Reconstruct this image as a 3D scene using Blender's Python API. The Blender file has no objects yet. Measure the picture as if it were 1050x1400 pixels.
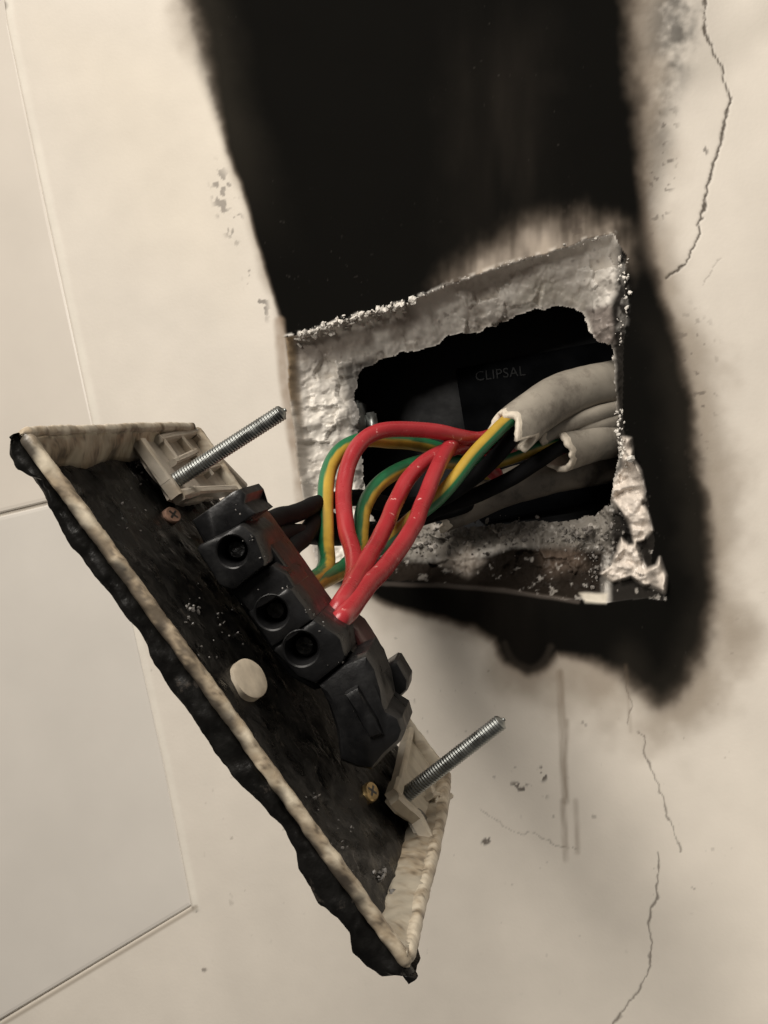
import bpy, bmesh, math, random
import numpy as np
from mathutils import Vector, Matrix

random.seed(7)
MM = 0.001
SC = bpy.context.scene
COL = SC.collection

# ------------------------------------------------------------------ camera
F, CX, CY = 1760.0, 525.0, 700.0          # focal length and centre, in photo pixels
def unit(v):
    v = np.asarray(v, float); return v / np.linalg.norm(v)
EY = unit((0.215, 0.0, 0.975))            # into the wall, in camera axes (right, down, forward)
EZ = np.array((-0.165, -0.986, 0.0)); EZ = unit(EZ - EY * EZ.dot(EY))
EX = np.cross(EY, EZ)
RW = np.stack([EX, EY, EZ])               # camera axes -> wall axes
D0 = 310.0                                # millimetres to the middle of the wall opening
C0 = np.array(((650 - CX) / F, (600 - CY) / F, 1.0)) * D0
def c2w(p):                               # camera axes (mm) -> world (mm)
    return (np.asarray(p, float) - C0) @ RW.T
def w2p(q):                               # world (mm) -> photo pixel
    c = np.asarray(q, float) @ RW + C0
    return c[..., 0] / c[..., 2] * F + CX, c[..., 1] / c[..., 2] * F + CY
CAMW = c2w((0, 0, 0))
def ray(px, py):
    return np.array(((px - CX) / F, (py - CY) / F, 1.0)) @ RW.T
def at(px, py, d):                        # point at camera depth d mm
    return c2w(np.array(((px - CX) / F, (py - CY) / F, 1.0)) * d)
def on_wall(px, py, y=0.0):               # point on the plane y mm inside the wall face
    r = ray(px, py); return CAMW + r * ((y - CAMW[1]) / r[1])

cam = bpy.data.cameras.new('camera'); co = bpy.data.objects.new('camera', cam); COL.objects.link(co)
right, down, fwd = RW[:, 0], RW[:, 1], RW[:, 2]
m = Matrix.Identity(4)
for i in range(3):
    m[i][0], m[i][1], m[i][2], m[i][3] = right[i], -down[i], -fwd[i], CAMW[i] * MM
co.matrix_world = m
cam.sensor_fit = 'VERTICAL'; cam.sensor_height = 24; cam.lens = 24 * F / 1400
cam.clip_start = 0.01; cam.clip_end = 20
SC.camera = co

# ------------------------------------------------------------------ light
w = bpy.data.worlds.new('World'); SC.world = w; w.use_nodes = True
bg = w.node_tree.nodes['Background']; bg.inputs[0].default_value = (1, 0.93, 0.85, 1); bg.inputs[1].default_value = 0.12
def lamp(name, pos, target, power, size, col):
    l = bpy.data.lights.new(name, 'AREA'); l.shape = 'DISK'; l.size = size; l.energy = power; l.color = col
    o = bpy.data.objects.new(name, l); COL.objects.link(o)
    p = Vector(c2w(pos) * MM); t = Vector(c2w(target) * MM)
    o.location = p; o.rotation_euler = (t - p).to_track_quat('-Z', 'Y').to_euler()
    return o
lamp('room_lamp', (-190, -500, -90), (600, 420, 310), 5.0, 0.42, (1, 0.935, 0.85))
lamp('hand_torch', (-180, -130, -20), (620, 480, 310), 0.85, 0.08, (1, 0.94, 0.86))
lamp('phone_light', (190, 40, -10), (660, 600, 310), 1.0, 0.025, (1, 0.94, 0.85))
SC.view_settings.view_transform = 'Standard'; SC.view_settings.look = 'None'; SC.view_settings.exposure = 0
SC.cycles.use_denoising = True
SC.cycles.max_bounces = 6

# ------------------------------------------------------------------ noise and polygon tools
def _hash(i, j, k):
    h = (i * 374761393 + j * 668265263 + k * 2147483647 + 1013) & 0xffffffff
    h = ((h ^ (h >> 13)) * 1274126177) & 0xffffffff
    h = ((h ^ (h >> 16)) * 2246822519) & 0xffffffff
    return ((h ^ (h >> 15)) & 0xffffff) / float(0xffffff) * 2 - 1
def vnoise(p):
    p = np.asarray(p, float); f = np.floor(p); t = p - f; f = f.astype(np.int64)
    t = t * t * t * (t * (t * 6 - 15) + 10); r = 0
    for a in (0, 1):
        wa = t[..., 0] if a else 1 - t[..., 0]
        for b in (0, 1):
            wb = t[..., 1] if b else 1 - t[..., 1]
            for c in (0, 1):
                wc = t[..., 2] if c else 1 - t[..., 2]
                r = r + wa * wb * wc * _hash(f[..., 0] + a, f[..., 1] + b, f[..., 2] + c)
    return r
def fbm(p, scale, octs=3, seed=0, gain=0.5):
    p = np.asarray(p, float) / scale + seed * 17.37; r = 0; a = 1; tot = 0
    for o in range(octs):
        r = r + a * vnoise(p); tot += a; a *= gain; p = p * 2.03 + 5.1
    return r / tot
def n2(x, y, scale, octs=3, seed=0, gain=0.5):
    return fbm(np.stack([x, y, np.full_like(x, 0.5)], -1), scale, octs, seed, gain)
def poly_sd(x, y, poly):                  # signed distance, negative inside
    P = np.asarray(poly, float); d = np.full(x.shape, 1e18); ins = np.zeros(x.shape, bool)
    for a, b in zip(P, np.roll(P, -1, 0)):
        e = b - a; wx, wy = x - a[0], y - a[1]
        t = np.clip((wx * e[0] + wy * e[1]) / max(e @ e, 1e-9), 0, 1)
        d = np.minimum(d, (wx - t * e[0]) ** 2 + (wy - t * e[1]) ** 2)
        c1 = (a[1] <= y) & (b[1] > y) | (b[1] <= y) & (a[1] > y)
        with np.errstate(divide='ignore', invalid='ignore'):
            xi = a[0] + (y - a[1]) / (e[1] if e[1] else 1e-9) * e[0]
        ins ^= c1 & (x < xi)
    return np.where(ins, -1, 1) * np.sqrt(d)
def facets(x, y, cell, seed, tilt=0.9):   # chipped planes: each cell has its own height and slope
    gx_, gy_ = x / cell, y / cell; ix, iy = np.floor(gx_).astype(np.int64), np.floor(gy_).astype(np.int64)
    best = np.full(x.shape, 1e9); out = np.zeros(x.shape)
    for a in (-1, 0, 1):
        for b in (-1, 0, 1):
            cx, cy = ix + a, iy + b; k = np.full(ix.shape, seed)
            fx, fy = cx + 0.5 + 0.45 * _hash(cx, cy, k), cy + 0.5 + 0.45 * _hash(cx, cy, k + 1)
            dx, dy = gx_ - fx, gy_ - fy; d = dx * dx + dy * dy; m_ = d < best
            out = np.where(m_, _hash(cx, cy, k + 2) * 0.5 + tilt * (dx * _hash(cx, cy, k + 3) + dy * _hash(cx, cy, k + 4)), out); best = np.minimum(best, d)
    return out
def line_d(x, y, pts):
    P = np.asarray(pts, float); d = np.full(x.shape, 1e18); s = np.zeros(x.shape)
    for k in range(len(P) - 1):
        a, b = P[k], P[k + 1]; e = b - a; wx, wy = x - a[0], y - a[1]
        t = np.clip((wx * e[0] + wy * e[1]) / max(e @ e, 1e-9), 0, 1)
        q = (wx - t * e[0]) ** 2 + (wy - t * e[1]) ** 2
        s = np.where(q < d, (k + t) / (len(P) - 1), s); d = np.minimum(d, q)
    return np.sqrt(d), s
def sst(a, b, x):
    t = np.clip((x - a) / (b - a), 0, 1); return t * t * (3 - 2 * t)
def spline(pts, step):                    # Catmull-Rom through points (any dimension)
    P = np.asarray(pts, float); P = np.vstack([2 * P[0] - P[1], P, 2 * P[-1] - P[-2]]); out = []
    for k in range(1, len(P) - 2):
        p0, p1, p2, p3 = P[k - 1:k + 3]; n = max(2, int(np.linalg.norm(p2[:3] - p1[:3]) / step))
        for t in np.arange(n) / n:
            out.append(0.5 * (2 * p1 + (p2 - p0) * t + (2 * p0 - 5 * p1 + 4 * p2 - p3) * t * t + (3 * p1 - p0 - 3 * p2 + p3) * t ** 3))
    out.append(P[-2]); return np.array(out)

# ------------------------------------------------------------------ objects
def mesh_obj(name, verts, faces, mat, parent=None, smooth=True, col=None, mats=None, mi=None):
    me = bpy.data.meshes.new(name)
    me.from_pydata((np.asarray(verts, float) * MM).tolist(), [], faces if isinstance(faces, list) else faces.tolist())
    for mm_ in (mats or [mat]): me.materials.append(mm_)
    if mi is not None: me.polygons.foreach_set('material_index', np.asarray(mi, np.int32))
    if smooth: me.polygons.foreach_set('use_smooth', np.ones(len(me.polygons), bool))
    if col is not None:
        a = me.color_attributes.new('tint', 'FLOAT_COLOR', 'POINT')
        c = np.ones((len(me.vertices), 4), np.float32); c[:, :3] = col; a.data.foreach_set('color', c.ravel())
    me.update()
    o = bpy.data.objects.new(name, me); COL.objects.link(o)
    if parent: o.parent = parent
    return o
def tag(o, label=None, cat=None, group=None, kind=None):
    for k, v in (('label', label), ('category', cat), ('group', group), ('kind', kind)):
        if v: o[k] = v
    return o
def empty(name, loc_mm):
    o = bpy.data.objects.new(name, None); COL.objects.link(o); o.location = Vector(loc_mm) * MM
    o.empty_display_size = 0.01; return o
def child(o, root):                       # keep world coordinates under a moved root
    o.parent = root; o.matrix_parent_inverse = Matrix.Translation(-root.location); return o

# ------------------------------------------------------------------ materials
def mat(name, base, rough=0.5, metal=0.0, tint=False, var=0.25, vscale=300, bump=0.0, bscale=900, spec=0.5, rvar=0.0, blotch=None):
    mt = bpy.data.materials.new(name); mt.use_nodes = True; nt = mt.node_tree; N = nt.nodes; L = nt.links
    b = N['Principled BSDF']; b.inputs['Roughness'].default_value = rough; b.inputs['Metallic'].default_value = metal
    b.inputs['Specular IOR Level'].default_value = spec
    tc = N.new('ShaderNodeTexCoord'); no = N.new('ShaderNodeTexNoise'); no.inputs['Scale'].default_value = vscale
    no.inputs['Detail'].default_value = 6; L.new(tc.outputs['Object'], no.inputs['Vector'])
    mr = N.new('ShaderNodeMapRange'); mr.inputs[1].default_value = 0.3; mr.inputs[2].default_value = 0.7
    mr.inputs[3].default_value = 1 - var; mr.inputs[4].default_value = 1 + var * 0.6; L.new(no.outputs[0], mr.inputs[0])
    if tint:
        src = N.new('ShaderNodeAttribute'); src.attribute_name = 'tint'; out = src.outputs['Color']
        sm = N.new('ShaderNodeMath'); sm.operation = 'MULTIPLY'; sm.inputs[1].default_value = spec; L.new(src.outputs['Alpha'], sm.inputs[0]); L.new(sm.outputs[0], b.inputs['Specular IOR Level'])
    else:
        src = N.new('ShaderNodeRGB'); src.outputs[0].default_value = (*base, 1); out = src.outputs[0]
    if blotch:
        n3 = N.new('ShaderNodeTexNoise'); n3.inputs['Scale'].default_value = blotch[1]; n3.inputs['Detail'].default_value = 8
        n3.inputs['Roughness'].default_value = 0.7
        L.new(tc.outputs['Object'], n3.inputs['Vector']); m3 = N.new('ShaderNodeMapRange')
        m3.inputs[1].default_value = blotch[2]; m3.inputs[2].default_value = blotch[2] + blotch[3]; L.new(n3.outputs[0], m3.inputs[0])
        mx = N.new('ShaderNodeMix'); mx.data_type = 'RGBA'; L.new(m3.outputs[0], mx.inputs[0]); L.new(out, mx.inputs[6])
        mx.inputs[7].default_value = (*blotch[0], 1); out = mx.outputs[2]
    vm = N.new('ShaderNodeVectorMath'); vm.operation = 'SCALE'; L.new(out, vm.inputs[0]); L.new(mr.outputs[0], vm.inputs['Scale'])
    L.new(vm.outputs[0], b.inputs['Base Color'])
    if rvar:
        m4 = N.new('ShaderNodeMapRange'); m4.inputs[1].default_value = 0.3; m4.inputs[2].default_value = 0.7
        m4.inputs[3].default_value = max(0.08, rough - rvar); m4.inputs[4].default_value = min(1, rough + rvar)
        L.new(no.outputs[0], m4.inputs[0]); L.new(m4.outputs[0], b.inputs['Roughness'])
    if bump:
        n4 = N.new('ShaderNodeTexNoise'); n4.inputs['Scale'].default_value = bscale; n4.inputs['Detail'].default_value = 5
        L.new(tc.outputs['Object'], n4.inputs['Vector']); bp = N.new('ShaderNodeBump')
        bp.inputs['Strength'].default_value = bump; bp.inputs['Distance'].default_value = 0.0006
        L.new(n4.outputs[0], bp.inputs['Height']); L.new(bp.outputs[0], b.inputs['Normal'])
    return mt
M_WALL = mat('wall_paint', (1, 1, 1), 0.5, tint=True, var=0.05, vscale=70, bump=0.05, bscale=1200, spec=0.35)
def add_gloss(mt):
    nt = mt.node_tree; a = nt.nodes.new('ShaderNodeAttribute'); a.attribute_name = 'gloss'
    nt.links.new(a.outputs['Fac'], nt.nodes['Principled BSDF'].inputs['Roughness'])
add_gloss(M_WALL)
M_TILE = mat('tile_glaze', (0.61, 0.56, 0.495), 0.33, var=0.05, vscale=40, bump=0.02, bscale=500, spec=0.4)
M_TILE2 = mat('tile_glaze_cool', (0.595, 0.56, 0.51), 0.33, var=0.05, vscale=40, bump=0.02, bscale=500, spec=0.4)
M_CRUMB = mat('plaster_crumb', (0.72, 0.68, 0.62), 0.4, var=0.3, vscale=900, bump=0.4, bscale=2500)
M_GREYCRUMB = mat('sooty_crumb', (0.15, 0.135, 0.12), 0.5, var=0.6, vscale=700, bump=0.4, bscale=2500)
M_BOX = mat('box_plastic', (0.0055, 0.006, 0.007), 0.45, spec=0.14, var=0.4, vscale=150, bump=0.05, bscale=800, rvar=0.12)
M_RED = mat('red_insulation', (0.34, 0.026, 0.032), 0.30, var=0.12, vscale=150, bump=0.05, bscale=900, blotch=((0.70, 0.42, 0.38), 300, 0.635, 0.04), rvar=0.08)
M_EARTH = mat('striped_insulation', (1, 1, 1), 0.4, tint=True, var=0.15, vscale=200, bump=0.05, bscale=900)
M_BLACKW = mat('black_insulation', (0.007, 0.007, 0.0075), 0.75, spec=0.06, var=0.3, vscale=200, bump=0.08, bscale=800)
M_SHEATH = mat('cable_sheath', (0.30, 0.27, 0.225), 0.42, var=0.25, vscale=120, bump=0.08, bscale=900, blotch=((0.12, 0.10, 0.082), 150, 0.50, 0.25))
M_SHEATHD = mat('sooty_sheath', (0.13, 0.112, 0.09), 0.5, var=0.3, vscale=120, bump=0.08, bscale=900, blotch=((0.04, 0.035, 0.03), 160, 0.5, 0.2))
M_CUT = mat('cut_sheath', (0.62, 0.55, 0.45), 0.6, var=0.2, vscale=600, bump=0.2, bscale=1500)
M_CREAM = mat('socket_plastic', (1, 1, 1), 0.42, tint=True, var=0.16, vscale=350, bump=0.12, bscale=900)
M_CHAR = mat('charred_plastic', (0.005, 0.0047, 0.0042), 0.36, spec=0.18, var=0.5, vscale=260, bump=0.5, bscale=520, rvar=0.2, blotch=((0.05, 0.042, 0.035), 200, 0.60, 0.12))
M_BLOCK = mat('block_plastic', (0.0075, 0.0075, 0.008), 0.36, spec=0.3, var=0.3, vscale=260, bump=0.12, bscale=900, rvar=0.12, blotch=((0.018, 0.018, 0.018), 150, 0.5, 0.2))
M_DARK = mat('hole_dark', (0.006, 0.006, 0.006), 0.3, var=0.3)
M_STEEL = mat('zinc_steel', (0.27, 0.28, 0.27), 0.42, 1.0, var=0.3, vscale=400, rvar=0.12, blotch=((0.09, 0.09, 0.085), 160, 0.55, 0.2))
M_BRASS = mat('brass', (0.42, 0.30, 0.14), 0.4, 0.8, var=0.4, vscale=500)
M_COPPER = mat('dull_copper', (0.30, 0.18, 0.13), 0.5, 0.5, var=0.4, vscale=500)
M_IVORY = mat('ivory_plastic', (0.52, 0.45, 0.35), 0.5, var=0.2, vscale=400, bump=0.1)

# ------------------------------------------------------------------ the wall
# outline of the opening in the wall face and of the ragged edge behind it (depth mm inside the wall)
OUT_PX = [(392, 462), (420, 455), (470, 438), (530, 422), (560, 412), (610, 390), (650, 376), (700, 360), (760, 342), (815, 324), (838, 320), (846, 335), (857, 350), (852, 372), (858, 410), (852, 470), (852, 520), (852, 580),
          (858, 620), (880, 655), (888, 700), (895, 740), (890, 770), (905, 800), (912, 822), (880, 818), (830, 824), (760, 818), (690, 806), (600, 797), (520, 792), (440, 792), (424, 740), (409, 650), (396, 540)]
IN_PX = [(486, 512, 13), (500, 500, 14), (540, 484, 15), (600, 470, 16), (612, 458, 16), (655, 452, 16), (690, 438, 16), (730, 424, 16), (770, 417, 16), (798, 424, 15), (803, 445, 13), (812, 462, 11), (836, 470, 8), (842, 500, 8), (844, 560, 8),
         (846, 625, 8), (838, 655, 9), (835, 690, 9), (815, 705, 9), (760, 714, 10), (700, 716, 10), (640, 722, 11), (590, 716, 11), (545, 728, 11), (515, 720, 11), (500, 690, 12), (496, 640, 12), (484, 600, 12), (492, 570, 12), (480, 545, 12)]
OUT_W = np.array([on_wall(*p)[[0, 2]] for p in OUT_PX])
INW3 = np.array([on_wall(a, b, d) for a, b, d in IN_PX])
IN_W, IN_D = INW3[:, [0, 2]], np.array([d for *_, d in IN_PX], float)
TILE_EDGE = [(4, -60), (15, 30), (72, 300), (130, 570), (185, 850), (228, 1040), (268, 1240)]

def axis(lo, hi, fine_lo, fine_hi, step, fine):
    a = np.arange(lo, fine_lo, step); b = np.arange(fine_lo, fine_hi, fine); c = np.arange(fine_hi, hi, step)
    return np.concatenate([a, b, c])
corners = np.array([on_wall(px, py) for px in (-30, 1080) for py in (-30, 1430)])
x0, x1 = corners[:, 0].min(), corners[:, 0].max(); z0, z1 = corners[:, 2].min(), corners[:, 2].max()
def with_border(a):
    return np.concatenate([a[0] - np.array([420, 220, 110, 50, 22, 9, 3.]), a, a[-1] + np.array([3., 9, 22, 50, 110, 220, 420])])
gx = with_border(axis(x0, x1, OUT_W[:, 0].min() - 4, OUT_W[:, 0].max() + 8, 0.40, 0.26))
gz = with_border(axis(z0, z1, OUT_W[:, 1].min() - 5, OUT_W[:, 1].max() + 3, 0.40, 0.26))
X, Z = np.meshgrid(gx, gz, indexing='ij'); nx, nz = X.shape
X, Z = X.ravel(), Z.ravel()
# ragged opening
wob = n2(X, Z, 3.0, 3, 3) * 0.55
do = poly_sd(X, Z, OUT_W) + wob * 0.7
di = poly_sd(X, Z, IN_W) + n2(X, Z, 2.2, 3, 5) * 0.7
ww = sum(d / ((X - p[0]) ** 2 + (Z - p[1]) ** 2 + 1) ** 2 for p, d in zip(IN_W, IN_D)) / sum(1 / ((X - p[0]) ** 2 + (Z - p[1]) ** 2 + 1) ** 2 for p in IN_W)
t = np.clip(-do / np.maximum(-do + np.maximum(di, 0), 1e-6), 0, 1); t[do > 0] = 0
inhole = do < 0
crum = n2(X, Z, 8, 4, 9, 0.5); crum2 = n2(X, Z, 1.6, 3, 11, 0.6); ridg = 1 - 2 * np.abs(n2(X, Z, 5.5, 3, 13, 0.5))
Y = ww * (0.25 * sst(0, 0.12, t) + 0.75 * t ** 0.9)
FX, FY = w2p(np.stack([X, Y * 0.6, Z], -1))
smooth_top = sst(655, 585, FX + 0.2 * crum * 60) * sst(505, 480, FY); fold = sst(640, 720, FX) * sst(450, 425, FY)
AMP = (1 - 0.78 * smooth_top) * (1 - 0.45 * fold)
Y += np.where(inhole, AMP * (crum * 2.6 + ridg * 0.9 + crum2 * 0.55 * sst(-0.1, 0.4, n2(X, Z, 9, 2, 15))) * sst(0, 0.25, t), 0)
hk = np.where(inhole)[0]; fac = np.zeros(X.size)
qx, qz = X[hk] + 1.2 * crum[hk] * 2, Z[hk] + 1.2 * crum2[hk]
fac[hk] = facets(qx, qz, 5.5, 3) * 1.5 + facets(qx, qz, 2.1, 11) * 0.55
Y += fac * sst(0, 0.22, t) * AMP
fk = np.zeros(X.size); fk[hk] = facets(X[hk] + 3 * crum[hk], Z[hk] + 2 * crum[hk], 11, 29, 1.3) * 2.4
Y += fk * fold * sst(0, 0.3, t) * inhole
Y = np.where(inhole, np.maximum(Y, 0.05), 0)
# faint unevenness of the wall, and a rounded lip at the opening
Y += n2(X, Z, 60, 2, 21) * 0.35 + n2(X, Z, 16, 3, 22) * 0.07
PX, PY = w2p(np.stack([X, Y, Z], -1))     # where each point lies, for the stain outlines below
warpx = n2(PX, PY, 60, 4, 31) * 14; warpy = n2(PX, PY, 60, 4, 32) * 14
fine = n2(PX, PY, 9, 3, 33); mid = n2(PX, PY, 28, 3, 34); big = n2(PX, PY, 160, 3, 35)
C = np.empty((X.size, 3)); C[:] = (0.63, 0.58, 0.51)
C *= (1 + 0.035 * big + 0.02 * mid)[:, None]
def put(mask, col):
    global C
    C += (np.asarray(col) - C) * np.clip(mask, 0, 1)[:, None]
def blob(poly, soft, wobble=1.0):
    d = poly_sd(PX + warpx * wobble, PY + warpy * wobble, poly)
    return sst(soft, -soft, d)
# yellowed and greyish smears, the cool rendered corner
put(0.25 * blob([(60, 40), (420, 40), (330, 420), (180, 330)], 90), (0.60, 0.53, 0.41))
put(0.45 * blob([(890, -40), (1000, -40), (965, 120), (905, 170), (890, 100)], 40), (0.33, 0.30, 0.26))
put(0.4 * sst(30, 4, line_d(PX + warpx, PY + warpy, [(890, 330), (905, 420), (950, 560), (975, 720)])[0] - 18), (0.40, 0.36, 0.31))
put(0.35 * sst(40, -10, line_d(PX + warpx, PY + warpy, [(1050, 20), (960, 90)])[0] - 10), (0.36, 0.33, 0.28))
SOOT = [(262, -400), (262, 0), (283, 80), (308, 180), (343, 300), (380, 430), (392, 462), (405, 560), (425, 700), (445, 792), (500, 802), (540, 822), (600, 838), (650, 850), (682, 866), (696, 895), (722, 910), (746, 902), (760, 882),
        (800, 892), (830, 902), (856, 905), (876, 930), (900, 945), (925, 925), (948, 876), (966, 815), (968, 755), (952, 650), (940, 550), (918, 450), (900, 380), (888, 320), (880, 250), (872, 150), (866, 60), (855, -400)]
# mottled bare plaster beside the soot, upper right
mott = blob([(850, -60), (960, -60), (955, 60), (925, 130), (905, 260), (895, 340), (870, 300)], 22) 
smoke0 = n2(PX, PY, 75, 4, 36)
put(mott * sst(0.1, 0.9, 1 - poly_sd(PX, PY, SOOT) / 95 + 0.7 * mid + 0.25 * fine + 0.9 * smoke0 + 0.12) * 0.9, (0.085, 0.078, 0.068))
Y -= mott * (mid * 0.12 + crum2 * 0.08)
# soot: soft outline, sharper towards the opening
wk = 0.25 + 0.35 * sst(560, 800, PX) * sst(250, 450, PY) + 0.3 * sst(300, 0, PY)
sd = poly_sd(PX + warpx * wk, PY + warpy * wk, SOOT)
sd = sd - 9 * sst(770, 830, PY) - 4 * sst(840, 900, PX) * sst(380, 480, PY)
soft = 7 + 26 * sst(300, 60, PY) * sst(790, 850, PX) + 26 * sst(300, 0, PY) * sst(500, 250, PX) + 15 * sst(780, 900, PX) + 9 * sst(780, 860, PY)
soot = sst(soft, -soft, sd + mid * 0.25 * soft)
smoke = n2(PX, PY, 75, 4, 36)
reach = 14 + 60 * sst(700, 900, PX + 0.1 * PY) + 25 * sst(790, 850, PY) + 45 * sst(200, 0, PY) * sst(500, 250, PX)
halo = sst(reach, -5, sd + smoke * reach * 0.7) * 0.85
# the paler scorched patch just over the opening
pd = poly_sd(PX + warpx, PY + warpy, [(625, 392), (660, 362), (705, 330), (745, 305), (800, 296), (836, 318), (842, 345), (700, 420), (610, 420)])
up = sst(300, 375, PY + 0.28 * (PX - 640) + warpy)
pale = sst(85, -42, pd + 16 * mid + 14 * smoke) * (0.45 + 0.55 * up) * (0.82 + 0.4 * n2(PX * 2.2, PY * 0.5, 40, 3, 41)) * (~inhole)
soot = soot * (1 - 0.90 * np.clip(pale, 0, 1))
soot = np.where(inhole, 0, soot)
put(np.clip(halo, 0, 1) * (~inhole) * (1 - np.clip(pale, 0, 1) * 0.3), (0.27, 0.225, 0.175))
put(np.clip(pale, 0, 1) * 0.55, (0.36, 0.285, 0.215))
put(sst(0.03, 0.6, soot) * 0.8, (0.13, 0.10, 0.075))
put(sst(0.10, 0.92, soot), (0.0045, 0.0042, 0.0036))
faint = soot * sst(560, 680, PX + warpx * 3) * sst(800, 700, PX + warpx * 3) * sst(-60, 120, PY) * (0.5 + 0.6 * n2(PX * 2, PY * 0.4, 60, 3, 38))
thin = soot * sst(75, 5, -sd + 20 * smoke) * sst(380, 120, PY) * sst(600, 480, PX)
put(thin * 0.75, (0.024, 0.021, 0.0165))
thin2 = soot * sst(60, 0, -sd + 25 * smoke) * sst(820, 860, PX) * sst(380, 520, PY)
put(thin2 * 0.6, (0.022, 0.019, 0.015))
put(np.clip(faint, 0, 1) * 0.7 * sst(0.5, 1, soot), (0.016, 0.0135, 0.011))
ash = sst(0.58, 0.75, n2(PX, PY, 5, 2, 39)) * soot * sst(0.0, 0.4, n2(PX, PY, 90, 2, 40))
put(ash * 0.15, (0.10, 0.09, 0.08))
# plaster and char inside the opening, laid on from the outer lip to the ragged edge
rev = inhole.astype(float)
put(rev, (0.70, 0.66, 0.60))
stain = n2(PX, PY, 45, 4, 47, 0.6) + 0.22 * fac
put(rev * sst(0.02, 0.3, stain) * 0.6 * (1 - 0.7 * fold), (0.36, 0.31, 0.26))
put(rev * sst(0.3, 0.45, stain) * 0.6 * (1 - 0.7 * fold), (0.12, 0.10, 0.08))
put(rev * sst(0.45, 0.7, fine + 0.2 * fac) * 0.6, (0.12, 0.10, 0.085))
def inner(poly, col, soft=8, k=1.0, wobble=0.4): put(rev * blob(poly, soft, wobble) * k, col)
inner([(395, 455), (560, 405), (575, 440), (500, 478), (430, 500), (400, 480)], (0.25, 0.215, 0.185), 12, 0.9)
inner([(510, 455), (530, 450), (532, 474), (512, 478)], (0.72, 0.68, 0.62), 5)
inner([(620, 392), (760, 348), (735, 372), (650, 410)], (0.35, 0.31, 0.27), 10, 0.8)
inner([(700, 420), (735, 372), (790, 400), (800, 425), (760, 415)], (0.66, 0.62, 0.55), 8)
inner([(380, 440), (402, 452), (410, 520), (430, 640), (436, 720), (405, 720), (390, 530)], (0.34, 0.25, 0.155), 4, 0.95)
inner([(392, 545), (402, 545), (424, 650), (430, 700), (414, 700)], (0.66, 0.60, 0.52), 3, 0.9)
inner([(408, 500), (480, 500), (490, 560), (470, 620), (440, 640), (440, 800), (415, 700)], (0.68, 0.64, 0.58), 8, 0.9)
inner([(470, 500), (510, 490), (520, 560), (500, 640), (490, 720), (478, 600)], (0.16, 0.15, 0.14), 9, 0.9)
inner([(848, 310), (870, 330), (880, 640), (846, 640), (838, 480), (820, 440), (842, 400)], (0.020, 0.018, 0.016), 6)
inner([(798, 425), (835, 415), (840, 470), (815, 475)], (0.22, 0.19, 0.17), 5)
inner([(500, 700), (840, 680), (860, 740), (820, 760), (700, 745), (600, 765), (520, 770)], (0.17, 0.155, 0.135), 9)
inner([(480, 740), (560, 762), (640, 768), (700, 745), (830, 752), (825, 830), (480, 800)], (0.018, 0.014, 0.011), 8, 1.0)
inner([(600, 770), (640, 745), (660, 770), (640, 788)], (0.36, 0.31, 0.26), 9, 0.8)
inner([(740, 755), (790, 750), (800, 775), (750, 785)], (0.11, 0.08, 0.06), 14, 0.8)
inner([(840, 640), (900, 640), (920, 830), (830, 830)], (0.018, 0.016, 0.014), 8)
speck = sst(0.33, 0.55, fine) * rev * sst(640, 720, PY)
put(speck * 0.45, (0.55, 0.51, 0.46))
put(sst(11, 2, line_d(PX + warpx * 0.25, PY, [(381, 440), (388, 520), (402, 620), (418, 730)])[0]) * (~inhole) * (0.65 + 0.6 * mid), (0.25, 0.185, 0.13))
put(sst(8, 1.0, line_d(PX + warpx * 0.5, PY + warpy * 0.5, spline([(690, 878, 0), (700, 898, 0), (724, 912, 0), (744, 902, 0), (754, 884, 0)], 5)[:, :2])[0]) * 0.75 * (~inhole), (0.03, 0.025, 0.02))
# white putty left on the lower right corner
white = blob([(850, 598), (862, 600), (866, 628), (876, 645), (880, 672), (878, 690), (886, 705), (893, 724), (882, 738), (872, 740), (876, 762), (884, 780), (898, 775), (904, 762), (910, 790), (908, 812), (896, 806), (880, 802), (862, 790),
              (838, 796), (822, 786), (838, 770), (852, 736), (860, 742), (868, 744), (862, 716), (846, 698), (836, 682), (838, 660), (850, 640)], 3.5, 0.35)
put(white, (0.64, 0.57, 0.50)); Y -= white * (2.2 + 0.9 * np.sin((PX * 0.55 + PY * 0.9) * 0.16 + mid * 5)) 
put(blob([(842, 690), (850, 696), (868, 742), (860, 745), (850, 715)], 3, 0.2), (0.012, 0.011, 0.01))
lip = sst(11, 4, np.abs(do * 5.7 + 4)) * (0.35 + 0.65 * sst(600, 540, PX)) 
put(np.where(PY < 460, lip, 0) * sst(-0.15, 0.2, fine + mid * 0.6 - 0.05) * sst(880, 820, PX), (0.74, 0.70, 0.64))
Y -= np.where(PY < 460, lip, 0) * sst(0.0, 0.4, fine + mid * 0.6) * 0.8
put(sst(5, 1, line_d(PX, PY + warpy * 0.2, [(500, 797), (600, 800), (690, 808), (790, 823)])[0]) * 0.5, (0.12, 0.10, 0.085))
put(blob([(792, 812), (830, 812), (828, 826), (800, 824)], 3, 0.3), (0.60, 0.55, 0.46))
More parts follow.
